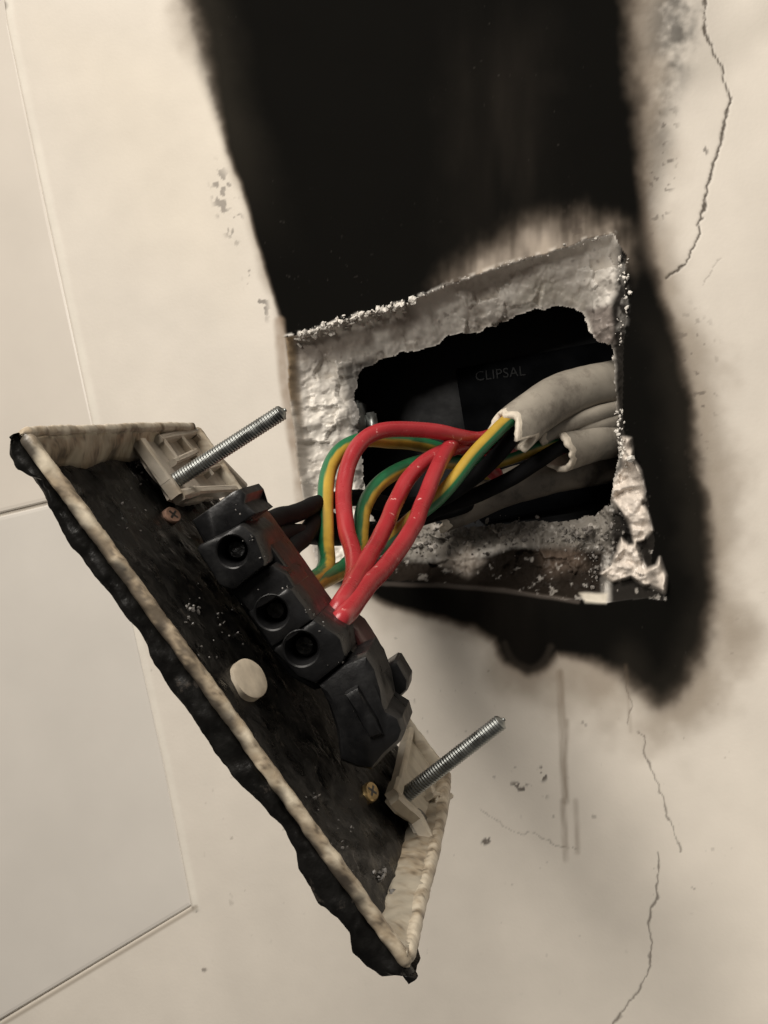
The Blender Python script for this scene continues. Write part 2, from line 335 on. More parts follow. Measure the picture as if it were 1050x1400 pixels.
# cracks: real grooves with dirt in them
def crack(pts, wpx, k, depth=0.14, seed=0):
    global Y
    d, s = line_d(PX + n2(PX, PY, 13, 3, 50 + seed) * 6, PY + n2(PX, PY, 13, 3, 60 + seed) * 6, pts)
    ww_ = wpx * (0.65 + 0.5 * n2(PX, PY, 22, 2, 70 + seed)) 
    mk = sst(ww_ + 1.4, ww_ - 0.8, d)
    put(mk * k, (0.085, 0.07, 0.055)); Y += mk * depth * k
crack([(966, -30), (962, 40), (985, 90), (997, 135), (985, 200), (965, 260), (955, 320), (940, 358), (912, 380)], 2.1, 0.95)
crack([(858, 930), (862, 990)], 1.0, 0.6, seed=1)
crack([(874, 998), (886, 1040), (900, 1072), (914, 1120), (930, 1165)], 1.1, 0.7, seed=2)
crack([(902, 1166), (900, 1215), (888, 1260), (890, 1320), (866, 1365), (838, 1402)], 1.25, 0.75, seed=3)
crack([(655, 1105), (690, 1132), (712, 1140), (722, 1134), (760, 1158), (790, 1164)], 0.6, 0.5, 0.1, seed=4)
crack([(960, 385), (985, 350)], 0.7, 0.4, 0.1, seed=5)
# brown runs and specks under the opening
for pts, wd, k in (([(766, 920), (769, 1000), (774, 1095)], 5, 0.55), ([(770, 1095), (774, 1175)], 4, 0.45), ([(787, 1095), (790, 1165)], 3.5, 0.4), ([(775, 985), (773, 1090)], 2.5, 0.45), ([(855, 910), (862, 1000)], 2, 0.3)):
    d, s = line_d(PX + warpx * 0.2, PY, pts)
    put(sst(wd + 3, wd - 3, d) * k * (0.75 + 0.5 * n2(PX * 3, PY * 0.6, 20, 3, 45)), (0.17, 0.125, 0.085))
def specks(cx, cy, rx, ry, rot, dens, size, seed, k=0.85):
    c, s = math.cos(rot), math.sin(rot); u = ((PX - cx) * c + (PY - cy) * s) / rx; v = (-(PX - cx) * s + (PY - cy) * c) / ry
    mk = sst(1, 0.5, np.sqrt(u * u + v * v)) * sst(dens, dens + 0.12, n2(PX, PY, size, 2, seed))
    put(mk * k * (1 - soot) * (~inhole), (0.07, 0.055, 0.045))
specks(722, 1080, 34, 9, 0.35, 0.16, 7, 81); specks(742, 1058, 10, 14, 0, 0.1, 7, 82); specks(665, 1150, 10, 6, -0.5, 0.0, 6, 83)
specks(310, 280, 22, 75, -0.28, 0.22, 9, 84, 0.6); specks(350, 400, 16, 50, -0.35, 0.22, 8, 85, 0.7); specks(785, 300, 26, 34, 0.1, 0.18, 7, 86, 0.8)
specks(930, 560, 60, 170, 0.15, 0.42, 9, 87, 0.55); specks(905, 230, 25, 120, 0.1, 0.3, 8, 88, 0.6); specks(600, 1000, 600, 420, 0, 0.70, 9, 89, 0.4)
specks(964, 205, 5, 9, -0.3, -0.3, 9, 90, 0.7); specks(279, 1326, 5, 4, 0, -0.4, 9, 91, 0.6); specks(266, 1240, 5, 10, -0.3, -0.3, 9, 92, 0.9); specks(5, 8, 9, 8, 0, -0.4, 9, 93, 0.9); specks(948, 1214, 4, 4, 0, -0.4, 9, 94, 0.5)
# bed for the tiles at the left: recessed 0.5 mm under them, white filler along the joint
BED = [(-900, -80), (0, -80), (4, -60), (15, 30), (72, 300), (130, 570), (185, 850), (228, 1040), (268, 1240), (0, 1402), (-900, 1900)]
bd = poly_sd(PX + 7, PY, BED)
Y += sst(2, -2, bd) * 0.9
jd, js = line_d(PX + warpx * 0.12, PY, TILE_EDGE)
put(sst(7, 2, jd) * 0.6 * (0.8 + 0.4 * mid), (0.72, 0.68, 0.60)); Y -= sst(6, 1, np.abs(jd - 2)) * 0.12 * (0.7 + 0.6 * mid)
jd2, _ = line_d(PX, PY, [(268, 1240), (0, 1402)])
put(sst(5, 1, jd2) * 0.6, (0.24, 0.20, 0.15))
di2 = di.reshape(nx, nz); keep = ~((di2[:-1, :-1] < 0) & (di2[1:, :-1] < 0) & (di2[:-1, 1:] < 0) & (di2[1:, 1:] < 0))
idx = np.arange(nx * nz).reshape(nx, nz)
quads = np.stack([idx[:-1, :-1], idx[1:, :-1], idx[1:, 1:], idx[:-1, 1:]], -1)[keep]
def grid_obj(name, verts, quads, material, col=None, parent=None, gloss=None):
    used = np.unique(quads); remap = np.zeros(len(verts), np.int64); remap[used] = np.arange(len(used))
    v = (verts[used] * MM).astype(np.float32); q = remap[quads].astype(np.int32)
    me = bpy.data.meshes.new(name); me.vertices.add(len(v)); me.vertices.foreach_set('co', v.ravel())
    me.loops.add(q.size); me.loops.foreach_set('vertex_index', q.ravel())
    me.polygons.add(len(q)); me.polygons.foreach_set('loop_start', np.arange(0, q.size, 4, dtype=np.int32))
    me.polygons.foreach_set('use_smooth', np.ones(len(q), bool)); me.materials.append(material)
    if col is not None:
        a = me.color_attributes.new('tint', 'FLOAT_COLOR', 'POINT'); c = np.ones((len(v), 4), np.float32); c[:, :3] = col[used]; c[:, 3] = np.clip((col[used].mean(1) - 0.01) * 5, 0.05, 1)
        a.data.foreach_set('color', c.ravel())
    if gloss is not None:
        a = me.attributes.new('gloss', 'FLOAT', 'POINT'); a.data.foreach_set('value', gloss[used].astype(np.float32))
    me.update(calc_edges=True); me.validate()
    o = bpy.data.objects.new(name, me); COL.objects.link(o)
    if parent: o.parent = parent
    return o
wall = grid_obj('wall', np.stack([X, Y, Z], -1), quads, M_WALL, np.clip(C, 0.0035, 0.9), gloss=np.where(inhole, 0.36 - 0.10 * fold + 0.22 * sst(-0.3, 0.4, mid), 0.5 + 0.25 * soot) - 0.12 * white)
tag(wall, kind='structure', label='cream painted wall with a black soot plume above a chiselled square opening')
def surf(px, py):                         # depth of the built wall surface at a photo pixel
    k = np.argmin((PX - px) ** 2 + (PY - py) ** 2); return np.array([X[k], Y[k], Z[k]])

# tiles left of the joint, each a slab with eased edges
def tile(poly_px, material, label, lift):
    P = np.array([on_wall(*p) for p in poly_px]); P[:, 1] = 0
    cen = P.mean(0); bm = bmesh.new()
    rings = []
    for off, y in ((0, 0.9), (0, -lift + 0.35), (0.25, -lift + 0.1), (0.8, -lift)):
        ring = []
        n = len(P)
        for i in range(n):
            a, b, c = P[i - 1], P[i], P[(i + 1) % n]
            d = unit(unit(a - b) + unit(c - b)) if abs(unit(a - b) @ unit(c - b)) < 0.999 else np.array((0, 0, 0.))
            q = b + unit(cen - b) * off * 1.4; ring.append(bm.verts.new((q[0] * MM, y * MM, q[2] * MM)))
        rings.append(ring)
    for r0, r1 in zip(rings, rings[1:]):
        for i in range(len(r0)):
            j = (i + 1) % len(r0); bm.faces.new((r0[i], r0[j], r1[j], r1[i]))
    bm.faces.new(rings[-1]); bmesh.ops.recalc_face_normals(bm, faces=bm.faces)
    me = bpy.data.meshes.new('tile'); bm.to_mesh(me); bm.free(); me.materials.append(material)
    o = bpy.data.objects.new('tile', me); COL.objects.link(o); o.parent = wall; o['label'] = label
    return o
tile([(-400, -60), (-2, -60), (10, 30), (67, 300), (125, 570), (147, 668), (66, 685), (0, 701), (-400, 790)], M_TILE, 'upper cream tile', 0.05)
tile([(-400, 797), (0, 706), (67, 690), (149, 674), (181, 850), (223, 1040), (262, 1238), (0, 1394), (-400, 1640)], M_TILE2, 'lower greyish tile with a chipped corner', 0.10)

# ------------------------------------------------------------------ plaster crumbs (too many to count)
def lumps(name, spots, material, parent=None):
    V, Fc = [], []
    t_ = (1 + 5 ** 0.5) / 2
    iv = np.array([(-1, t_, 0), (1, t_, 0), (-1, -t_, 0), (1, -t_, 0), (0, -1, t_), (0, 1, t_), (0, -1, -t_), (0, 1, -t_), (t_, 0, -1), (t_, 0, 1), (-t_, 0, -1), (-t_, 0, 1)]) / 1.9
    fi = np.array([(0, 11, 5), (0, 5, 1), (0, 1, 7), (0, 7, 10), (0, 10, 11), (1, 5, 9), (5, 11, 4), (11, 10, 2), (10, 7, 6), (7, 1, 8), (3, 9, 4), (3, 4, 2), (3, 2, 6), (3, 6, 8), (3, 8, 9), (4, 9, 5), (2, 4, 11), (6, 2, 10), (8, 6, 7), (9, 8, 1)])
    for p, r in spots:
        rot = np.array(Matrix.Rotation(random.uniform(0, 6.3), 3, Vector((random.random(), random.random(), random.random() + .01))))
        s = np.array([random.uniform(.5, 1.4), random.uniform(.35, .9), random.uniform(.5, 1.2)])
        vv = iv * np.array([[random.uniform(.7, 1.25)] for _ in range(12)]) * s * r
        Fc.append(fi + len(V) * 12); V.append(vv @ rot.T + p)
    o = mesh_obj(name, np.concatenate(V), np.concatenate(Fc), material, parent, smooth=False)
    return o
def along(pts, n, jit, rmin, rmax, lift=0.2):
    P = spline(pts, 4); out = []
    for _ in range(n):
        p = P[random.randrange(len(P))]; q = surf(p[0] + random.gauss(0, jit), p[1] + random.gauss(0, jit))
        out.append((q - np.array((0, lift, 0)), rmin + (rmax - rmin) * random.random() ** 3))
    return out
sp = along([(410, 462), (470, 440), (530, 424), (560, 412)], 260, 4, 0.2, 1.15) + along([(560, 412), (650, 378), (760, 344), (838, 322)], 60, 2.5, 0.12, 0.5) \
   + along([(850, 350), (856, 400), (845, 470)], 40, 4, 0.2, 0.9) + along([(848, 560), (850, 610), (858, 640)], 40, 3, 0.25, 1.0)
tag(lumps('plaster_crumbs', sp, M_CRUMB), 'white plaster crumbs along the broken top and right lip of the opening', 'plaster crumbs', kind='stuff')
sp = along([(560, 740), (640, 735), (720, 730), (800, 735), (845, 715)], 330, 11, 0.15, 0.9) + along([(805, 752), (815, 775), (808, 800)], 40, 6, 0.2, 0.8)
tag(lumps('rubble', sp, M_GREYCRUMB), 'sooty grey mortar rubble along the bottom ledge of the opening', 'rubble', kind='stuff')

# ------------------------------------------------------------------ back box in the opening
bx0, bx1 = on_wall(462, 560, 14)[0], on_wall(848, 560, 10)[0] + 3
bz1, bz0 = on_wall(700, 395, 14)[2], on_wall(700, 722, 12)[2]
BD = 44.0
box = empty('back_box', ((bx0 + bx1) / 2, BD, bz0))
tag(box, 'black plastic socket back box sunk in the wall opening with raised lettering', 'back box')
def slab(name, lo, hi, material, root, bev=0.6):
    bm = bmesh.new(); bmesh.ops.create_cube(bm, size=1)
    lo, hi = np.array(lo, float), np.array(hi, float)
    for v in bm.verts: v.co = Vector(((lo + hi) / 2 + np.array(v.co) * (hi - lo)) * MM)
    if bev: bmesh.ops.bevel(bm, geom=bm.edges[:], offset=bev * MM, segments=2, affect='EDGES')
    me = bpy.data.meshes.new(name); bm.to_mesh(me); bm.free(); me.materials.append(material)
    me.polygons.foreach_set('use_smooth', np.ones(len(me.polygons), bool))
    o = bpy.data.objects.new(name, me); COL.objects.link(o); child(o, root); return o
BC = [on_wall(462, 470, 18), on_wall(868, 372, 18), on_wall(862, 724, 12), on_wall(474, 742, 13)]
def hexa(name, quad, thick_dir, material, root):
    q = np.array(quad); cen = np.mean(BC, 0); bm = bmesh.new(); lo = [bm.verts.new(p * MM) for p in q]; hi = [bm.verts.new((p + np.array(thick_dir)) * MM) for p in q]
    bm.faces.new(lo); bm.faces.new(hi)
    for i in range(4): bm.faces.new((lo[i - 1], lo[i], hi[i], hi[i - 1]))
    bmesh.ops.recalc_face_normals(bm, faces=bm.faces)
    me = bpy.data.meshes.new(name); bm.to_mesh(me); bm.free(); me.materials.append(material)
    o = bpy.data.objects.new(name, me); COL.objects.link(o); child(o, root); return o
def back(p): return np.array((p[0], BD, p[2]))
hexa('back_panel', [back(p) for p in BC], (0, 2, 0), M_BOX, box)
for i in range(4):
    p, q = BC[i], BC[(i + 1) % 4]; e = unit(q - p); nrm = np.array((e[2], 0, -e[0])); 
    if nrm @ (np.mean(BC, 0) - p) > 0: nrm = -nrm
    hexa('side_wall', [p, q, back(q), back(p)], nrm * 1.8, M_BOX, box)
tx = on_wall(628, 540, BD - 3)[0]
pan = slab('knockout_panel', (tx, BD - 3.5, bz0 + 3), (bx1 - 2, BD - 0.2, on_wall(700, 490, BD - 3)[2]), M_BOX, box, 0.4)
cu = bpy.data.curves.new('raised_lettering', 'FONT'); cu.body = 'CLIPSAL'; cu.size = 3.7 * MM; cu.extrude = 0.2 * MM; cu.space_character = 1.05
cu.materials.append(mat('lettering_plastic', (0.0068, 0.0073, 0.0083), 0.5, spec=0.14, var=0.4, vscale=300))
lo_ = bpy.data.objects.new('raised_lettering', cu); COL.objects.link(lo_)
bpy.context.view_layer.update(); lm = bpy.data.meshes.new_from_object(lo_); bpy.data.objects.remove(lo_); lo_ = bpy.data.objects.new('raised_lettering', lm); COL.objects.link(lo_)
lp = on_wall(650, 521, BD - 3.7); lo_.matrix_world = Matrix.Translation(Vector(lp * MM)) @ Matrix.Rotation(math.radians(4), 4, 'Y') @ Matrix.Rotation(math.pi / 2, 4, 'X')
lo_.location = Vector(lp * MM); child(lo_, box)
sp = []
for _ in range(70):
    px, py = random.uniform(545, 850), random.uniform(682, 722); q = on_wall(px, py, random.uniform(13, 30)); f_ = (q[0] - BC[3][0]) / (BC[2][0] - BC[3][0]); q[2] = BC[3][2] + f_ * (BC[2][2] - BC[3][2]) + 0.15
    sp.append((q, 0.2 + 0.9 * random.random() ** 3))
db = lumps('debris', sp, mat('debris', (0.20, 0.19, 0.17), 0.5, var=0.5, vscale=700, bump=0.4, bscale=2000)); child(db, box); db['kind'] = 'stuff'
# metal lug and nut at the left wall of the box
slab('lug', (bx0, 15, on_wall(500, 600, 16)[2]), (bx0 + 6, 22, on_wall(500, 545, 16)[2]), M_STEEL, box, 0.8)
slab('lug_tab', (bx0 + 6, 17, on_wall(520, 600, 16)[2]), (bx0 + 9, 19, on_wall(520, 560, 16)[2]), M_STEEL, box, 0.5)

# ------------------------------------------------------------------ cables and their cores
def frames(P):
    T = np.gradient(P, axis=0); T /= np.linalg.norm(T, axis=1)[:, None]
    n = np.cross(T[0], (0, 1, 0)); n = unit(n); Ns = [n]
    for k in range(1, len(P)):
        n = Ns[-1] - T[k] * (Ns[-1] @ T[k]); Ns.append(unit(n))
    Ns = np.array(Ns); return T, Ns, np.cross(T, Ns)
def tube(name, pts, r, material, root, sides=20, step=0.8, mats=None, stripe=None, rfun=None, cap=True, wobble=0.03):
    P = spline([at(*p) for p in pts], step); P = P + np.stack([fbm(P, 16, 2, k_) for k_ in (31, 32, 33)], -1) * 0.5; T, A, B = frames(P); n = len(P)
    th = np.linspace(0, 2 * np.pi, sides, endpoint=False)
    rr = np.full(n, float(r)) if rfun is None else rfun(np.linspace(0, 1, n))
    R = rr[:, None] * np.ones(sides)[None]
    V = P[:, None] + R[..., None] * (np.cos(th)[None, :, None] * A[:, None] + np.sin(th)[None, :, None] * B[:, None])
    V += V * 0 + (fbm(V, 3.5, 2, 3)[..., None] * wobble) * (V - P[:, None]) / r
    idx = np.arange(n * sides).reshape(n, sides); a, b = idx[:-1], idx[1:]
    q = np.stack([a, np.roll(a, -1, 1), np.roll(b, -1, 1), b], -1).reshape(-1, 4).tolist()
    mi = None; col = None
    if stripe is not None:                # two colours moulded along the core, the seam facing as given
        off, bias = stripe
        view = P - CAMW; view /= np.linalg.norm(view, axis=1)[:, None]
        side = np.cross(T, view); side /= np.linalg.norm(side, axis=1)[:, None]
        ang0 = np.arctan2((side * B).sum(1), (side * A).sum(1))
        dd = np.cos(th[None] - (ang0 + off)[:, None]) + bias + 0.10 * fbm(P, 9, 2, 6)[:, None]
        k = sst(-0.09, 0.09, dd)[..., None]
        dirty = (1 - 0.35 * sst(0.1, 0.5, fbm(V, 4, 3, 7)))[..., None]
        col = ((np.array((0.42, 0.27, 0.035)) * (1 - k) + np.array((0.012, 0.125, 0.048)) * k) * dirty).reshape(-1, 3)
    V = V.reshape(-1, 3)
    if cap:
        if col is not None: col = np.vstack([col, col[0], col[-1]])
        V = np.vstack([V, P[0], P[-1]]); c0, c1 = len(V) - 2, len(V) - 1
        for s in range(sides):
            q.append([c0, int(idx[0, (s + 1) % sides]), int(idx[0, s])]); q.append([c1, int(idx[-1, s]), int(idx[-1, (s + 1) % sides])])
    o = mesh_obj(name, V, q, material, None, True, col, mats=mats); child(o, root); return o
def sheath(name, pts, ra, rb, wall_t, ragged, material, root, seed, roll=0.0, ridges=0.06):
    P = spline([at(*p) for p in pts], 0.7); T, A, B = frames(P); n = len(P); sides = 40
    th = np.linspace(0, 2 * np.pi, sides, endpoint=False)
    A2 = A * math.cos(roll) + B * math.sin(roll); B2 = -A * math.sin(roll) + B * math.cos(roll)
    V, q, mi = [], [], []
    rag = ragged * (n2(np.cos(th) * 3, np.sin(th) * 3, 1.4, 3, seed) * 1.2 + 0.35 * np.cos(th * 2 + seed))
    def ring(k, f, cut):
        c = P[k] + (f * np.cos(th) * ra)[:, None] * A2[k] + (f * np.sin(th) * rb)[:, None] * B2[k]
        return c + T[k] * cut[:, None]
    L = np.linspace(0, 1, n)
    outer = []
    for k in range(n):
        f = 1 + ridges * np.cos(th * 3 + 1) + 0.02 * np.sin(k * 0.23 + seed)
        fall = np.clip((L[k] - 0.55) / 0.45, 0, 1)
        outer.append(ring(k, f, rag * fall))
    fi_ = 1 - wall_t / min(ra, rb)
    lip1 = ring(n - 1, (1 - 0.25 * (1 - fi_)) * np.ones(sides), rag + 0.35); lip2 = ring(n - 1, (fi_ + .04) * np.ones(sides), rag + 0.2)
    inn = [ring(k, fi_ * np.ones(sides), rag * np.clip((L[k] - 0.55) / 0.45, 0, 1)) for k in range(n - 1, max(0, n - 16), -1)]
    allr = outer + [lip1, lip2] + inn
    V = np.concatenate(allr); m_ = len(allr)
    V = V + fbm(V, 2.5, 2, seed)[:, None] * 0.12
    idx = np.arange(m_ * sides).reshape(m_, sides); a, b = idx[:-1], idx[1:]
    q = np.stack([a, np.roll(a, -1, 1), np.roll(b, -1, 1), b], -1).reshape(-1, 4)
    mi = np.repeat((np.arange(m_ - 1) >= n - 3).astype(int), sides)
    o = mesh_obj(name, V, q, material, None, True, mats=[material, M_CUT], mi=mi); child(o, root); return o

RW_ = 1.76    # radius of a core, mm
c1 = empty('cable', at(850, 520, 312))
tag(c1, 'upper grey cable with torn ragged sheath end, its red core arching highest', 'cable', 'grey sheathed cables entering from the right of the opening')
sheath('sheath', [(885, 512, 330), (845, 520, 322), (800, 528, 316), (760, 543, 310), (728, 564, 304), (698, 590, 299)], 5.6, 4.6, 1.2, 3.4, M_SHEATH, c1, 4, 0.5)
tube('red_wire', [(722, 572, 308), (690, 588, 303), (660, 600, 298), (630, 598, 293), (600, 592, 289), (560, 587, 285), (522, 589, 281), (495, 604, 277), (478, 635, 273), (471, 675, 268), (474, 720, 260), (483, 765, 246), (482, 795, 234), (470, 825, 224), (455, 850, 222), (444, 868, 224)], RW_, M_RED, c1)
tube('black_wire', [(738, 560, 312), (712, 578, 306), (695, 606, 300), (668, 636, 297), (635, 662, 296), (595, 684, 296), (545, 690, 294), (490, 680, 284), (440, 688, 268), (400, 702, 248), (372, 712, 233), (348, 724, 219)], RW_ * 1.05, M_BLACKW, c1)
tube('earth_wire', [(735, 555, 306), (700, 572, 299), (668, 602, 293), (635, 638, 287), (600, 680, 281), (560, 712, 277), (530, 738, 272), (495, 762, 264), (462, 780, 252), (438, 792, 240), (412, 808, 221)], RW_ * 0.97, M_EARTH, c1, sides=30, stripe=(0, 0.0))
c2 = empty('cable', at(850, 600, 315))
tag(c2, 'middle grey cable with a cut round sheath end, between the upper and the soot-stained cable', 'cable', 'grey sheathed cables entering from the right of the opening')
sheath('sheath', [(885, 590, 330), (845, 594, 322), (815, 600, 317), (790, 608, 314), (762, 616, 310)], 5.2, 4.4, 1.0, 1.6, M_SHEATH, c2, 9, 0.3)
tube('red_wire', [(770, 612, 312), (720, 618, 308), (670, 612, 302), (625, 612, 294), (588, 626, 287), (560, 652, 281), (541, 688, 274), (522, 728, 260), (500, 768, 244), (481, 803, 228), (464, 832, 219), (448, 862, 219)], RW_, M_RED, c2)
tube('black_wire', [(800, 602, 316), (765, 612, 310), (735, 632, 306), (700, 655, 303), (660, 673, 301), (610, 690, 300), (560, 712, 299), (500, 730, 288), (450, 735, 270), (410, 728, 250), (385, 734, 235), (364, 742, 220)], RW_ * 1.05, M_BLACKW, c2)
tube('earth_wire', [(780, 600, 314), (745, 608, 309), (708, 622, 306), (665, 634, 302), (620, 632, 296), (580, 630, 291), (545, 642, 285), (515, 664, 280), (498, 694, 275), (493, 725, 269), (490, 752, 263), (468, 778, 252), (442, 792, 238), (414, 812, 221)], RW_ * 0.97, M_EARTH, c2, sides=30, stripe=(math.pi, 0.1))
c3 = empty('cable', at(850, 640, 320))
tag(c3, 'soot-stained lowest cable lying on the bottom of the box, under the two paler cables', 'cable', 'grey sheathed cables entering from the right of the opening')
sheath('sheath', [(885, 622, 335), (842, 632, 327), (790, 642, 321), (740, 652, 317), (690, 666, 315), (640, 688, 316), (600, 702, 317)], 4.6, 3.2, 0.9, 1.5, M_SHEATHD, c3, 14, 0.2)
tube('red_wire', [(680, 650, 312), (650, 622, 304), (622, 608, 294), (606, 622, 286), (594, 650, 279), (580, 686, 272), (560, 726, 260), (531, 768, 246), (502, 802, 231), (480, 834, 219), (464, 852, 214), (452, 872, 218)], RW_, M_RED, c3)
tube('earth_wire', [(690, 655, 316), (650, 640, 312), (610, 618, 304), (570, 606, 297), (535, 602, 290), (500, 600, 284), (468, 614, 279), (450, 646, 273), (446, 690, 266), (446, 735, 258), (444, 770, 248), (434, 790, 236), (410, 802, 220)], RW_ * 0.97, M_EARTH, c3, sides=30, stripe=(math.pi, -0.25))
tube('black_wire', [(690, 664, 316), (640, 690, 314), (590, 705, 312), (540, 722, 302), (480, 722, 286), (440, 708, 268), (412, 736, 246), (398, 752, 232), (384, 764, 219)], RW_, M_BLACKW, c3)

c4 = empty('cable', at(850, 562, 328))
tag(c4, 'thin folded grey cable squeezed between the upper and middle cables', 'cable', 'grey sheathed cables entering from the right of the opening')
sheath('sheath', [(885, 548, 325), (845, 558, 317), (800, 570, 312), (765, 584, 309), (735, 600, 307)], 2.0, 1.7, 0.6, 0.8, M_SHEATH, c4, 21, 0.2)
sheath('sheath', [(885, 566, 325), (845, 574, 317), (800, 584, 313), (765, 594, 311), (735, 606, 309)], 2.0, 1.6, 0.6, 0.8, M_SHEATH, c4, 23, 0.2)
# ------------------------------------------------------------------ the burnt socket
A1 = np.array(((30 - CX) / F, (590 - CY) / F, 1)) * 168; A2 = np.array(((560 - CX) / F, (1320 - CY) / F, 1)) * 168
B1 = np.array(((265 - CX) / F, (592 - CY) / F, 1)) * 250
eu = unit(A2 - A1); ev = B1 - A1; ev = unit(ev - eu * (ev @ eu)); en = np.cross(ev, eu); 
if en[0] < 0: en = -en
LU = np.linalg.norm(A2 - A1); LV = 84.0
def SP(u, v, n): return c2w(A1 + eu * u + ev * v + en * n)
def dirp(px, py): return np.array(((px - CX) / F, (py - CY) / F, 1.0))
def on_v(px, py, v):                       # (u, n) where the sight line meets the plane v
    r = dirp(px, py); s = ((A1 + ev * v) @ ev) / (r @ ev); q = r * s - A1; return q @ eu, q @ en
def on_n(px, py, n):                       # (u, v) where it meets the plane n
    r = dirp(px, py); s = ((A1 + en * n) @ en) / (r @ en); q = r * s - A1; return q @ eu, q @ ev
sock = empty('socket', SP(LU / 2, LV / 2, 0))
tag(sock, 'burnt single wall socket pulled off the wall, seen edge-on with charred back and terminals', 'socket')
def bm_obj(name, bm, material, root=sock, smooth=True, bev=0, noise=0, nscale=4, col=None, angle=None):
    if bev: bmesh.ops.bevel(bm, geom=[e for e in bm.edges if e.calc_face_angle(0) > 0.5], offset=bev * MM, segments=2, affect='EDGES')
    bmesh.ops.recalc_face_normals(bm, faces=bm.faces)
    me = bpy.data.meshes.new(name); bm.to_mesh(me); bm.free(); me.materials.append(material)
    nv = len(me.vertices); v = np.zeros(nv * 3, np.float32); me.vertices.foreach_get('co', v); v = v.reshape(-1, 3) / MM
    if noise:
        v = v + np.stack([fbm(v, nscale, 3, s) for s in (1, 2, 3)], -1) * noise; me.vertices.foreach_set('co', (v * MM).astype(np.float32).ravel())
    if col is not None:
        a = me.color_attributes.new('tint', 'FLOAT_COLOR', 'POINT'); c = np.ones((nv, 4), np.float32); c[:, :3] = col(v); a.data.foreach_set('color', c.ravel())
    if smooth:
        me.polygons.foreach_set('use_smooth', np.ones(len(me.polygons), bool)); me.set_sharp_from_angle(angle=0.55)
    me.update(); o = bpy.data.objects.new(name, me); COL.objects.link(o); child(o, root); return o
def dense(poly, step):
    P = np.asarray(poly, float); out = []
    for a, b in zip(P, np.roll(P, -1, 0)):
        n = max(1, int(np.linalg.norm(b - a) / step)); out += [a + (b - a) * k / n for k in range(n)]
    return np.array(out)
def prism(name, px_poly, v0, v1, material, bev=0.5, noise=0.0, taper=1.0, parent=None, col=None, nscale=4, sub=None):
    """outline on the plane v0 pushed back to v1 (real depth), edges eased"""
    uv = np.array([on_v(*p, v0) for p in px_poly]); cen = uv.mean(0); bm = bmesh.new(); rings = []
    if sub: uv = dense(uv, sub)
    b = bev
    lay = [(v0, b), (v0 + b * 0.3, b * 0.3), (v0 + b, 0), (v1, 0)]
    if sub:
        k = max(1, int((v1 - v0 - b) / (sub * 2))); lay = lay[:3] + [(v0 + b + (v1 - v0 - b) * i / k, 0) for i in range(1, k + 1)]
    for v, off in lay:
        sc = 1 + (taper - 1) * (v - v0) / (v1 - v0); ring = []
        for q in uv:
            d = q - cen; l = np.linalg.norm(d); qq = cen + d * sc * max(0.2, (l - off * 1.3) / l)
            ring.append(bm.verts.new(SP(qq[0], v, qq[1]) * MM))
        rings.append(ring)
    for r0, r1 in zip(rings, rings[1:]):
        for i in range(len(r0)): bm.faces.new((r0[i - 1], r0[i], r1[i], r1[i - 1]))
    bm.faces.new(rings[0]); bm.faces.new(rings[-1])
    bmesh.ops.triangulate(bm, faces=[f for f in bm.faces if len(f.verts) > 4])
    return bm_obj(name, bm, material, parent or sock, sub is not None, 0, noise, nscale, col)
def plate(name, px_poly, n0, n1, material, noise=0.0, col=None, bev=0.4, parent=None, sub=1.2):
    """outline on the plane n0 (the back of the socket) carried down to n1"""
    uv = dense([on_n(*p, n0) for p in px_poly], sub); cen = uv.mean(0); bm = bmesh.new(); rings = []
    for n, off in ((n0, bev), (n0 - bev * 0.3, bev * 0.3), (n0 - bev, 0), ((n0 + n1) / 2, 0), (n1, 0)):
        ring = []
        for q in uv:
            d = q - cen; l = np.linalg.norm(d); qq = cen + d * max(0.2, (l - off) / l); ring.append(bm.verts.new(SP(qq[0], qq[1], n) * MM))
        rings.append(ring)
    for r0, r1 in zip(rings, rings[1:]):
        for i in range(len(r0)): bm.faces.new((r0[i - 1], r0[i], r1[i], r1[i - 1]))
    bm.faces.new(rings[0]); bm.faces.new(rings[-1])
    bmesh.ops.triangulate(bm, faces=[f for f in bm.faces if len(f.verts) > 4])
    return bm_obj(name, bm, material, parent or sock, False, 0, noise, 3, col)
def loft(name, lines, material, n=120, noise=0.0, nscale=3, col=None, thick=0.0, closed=False, parent=None, sub=3):
    """surface through polylines of (u, v, n) points"""
    L = []
    for ln in lines:
        P = np.asarray(ln, float); s = np.concatenate([[0], np.cumsum(np.linalg.norm(np.diff(P, axis=0), axis=1))]); tt = np.linspace(0, s[-1], n)
        L.append(np.stack([np.interp(tt, s, P[:, i]) for i in range(3)], -1))
    if closed: L.append(L[0])
    G = []
    for a, b in zip(L, L[1:]):
        for k in range(sub): G.append(a + (b - a) * k / sub)
    if not closed: G.append(L[-1])
    G = np.array(G); m_ = len(G); V = np.array([SP(*p) for p in G.reshape(-1, 3)])
    idx = np.arange(m_ * n).reshape(m_, n); 
    nxt = np.roll(idx, -1, 0) if closed else idx[1:]; cur = idx if closed else idx[:-1]
    q = np.stack([cur[:, :-1], cur[:, 1:], nxt[:, 1:], nxt[:, :-1]], -1).reshape(-1, 4)
    if noise: V = V + np.stack([fbm(V, nscale, 4, s) for s in (1, 2, 3)], -1) * noise
    c = col(V) if col is not None else None
    o = mesh_obj(name, V, q, material, None, True, c)
    if thick:
        md = o.modifiers.new('thickness', 'SOLIDIFY'); md.thickness = thick * MM; md.offset = 0
    child(o, parent or sock); return o

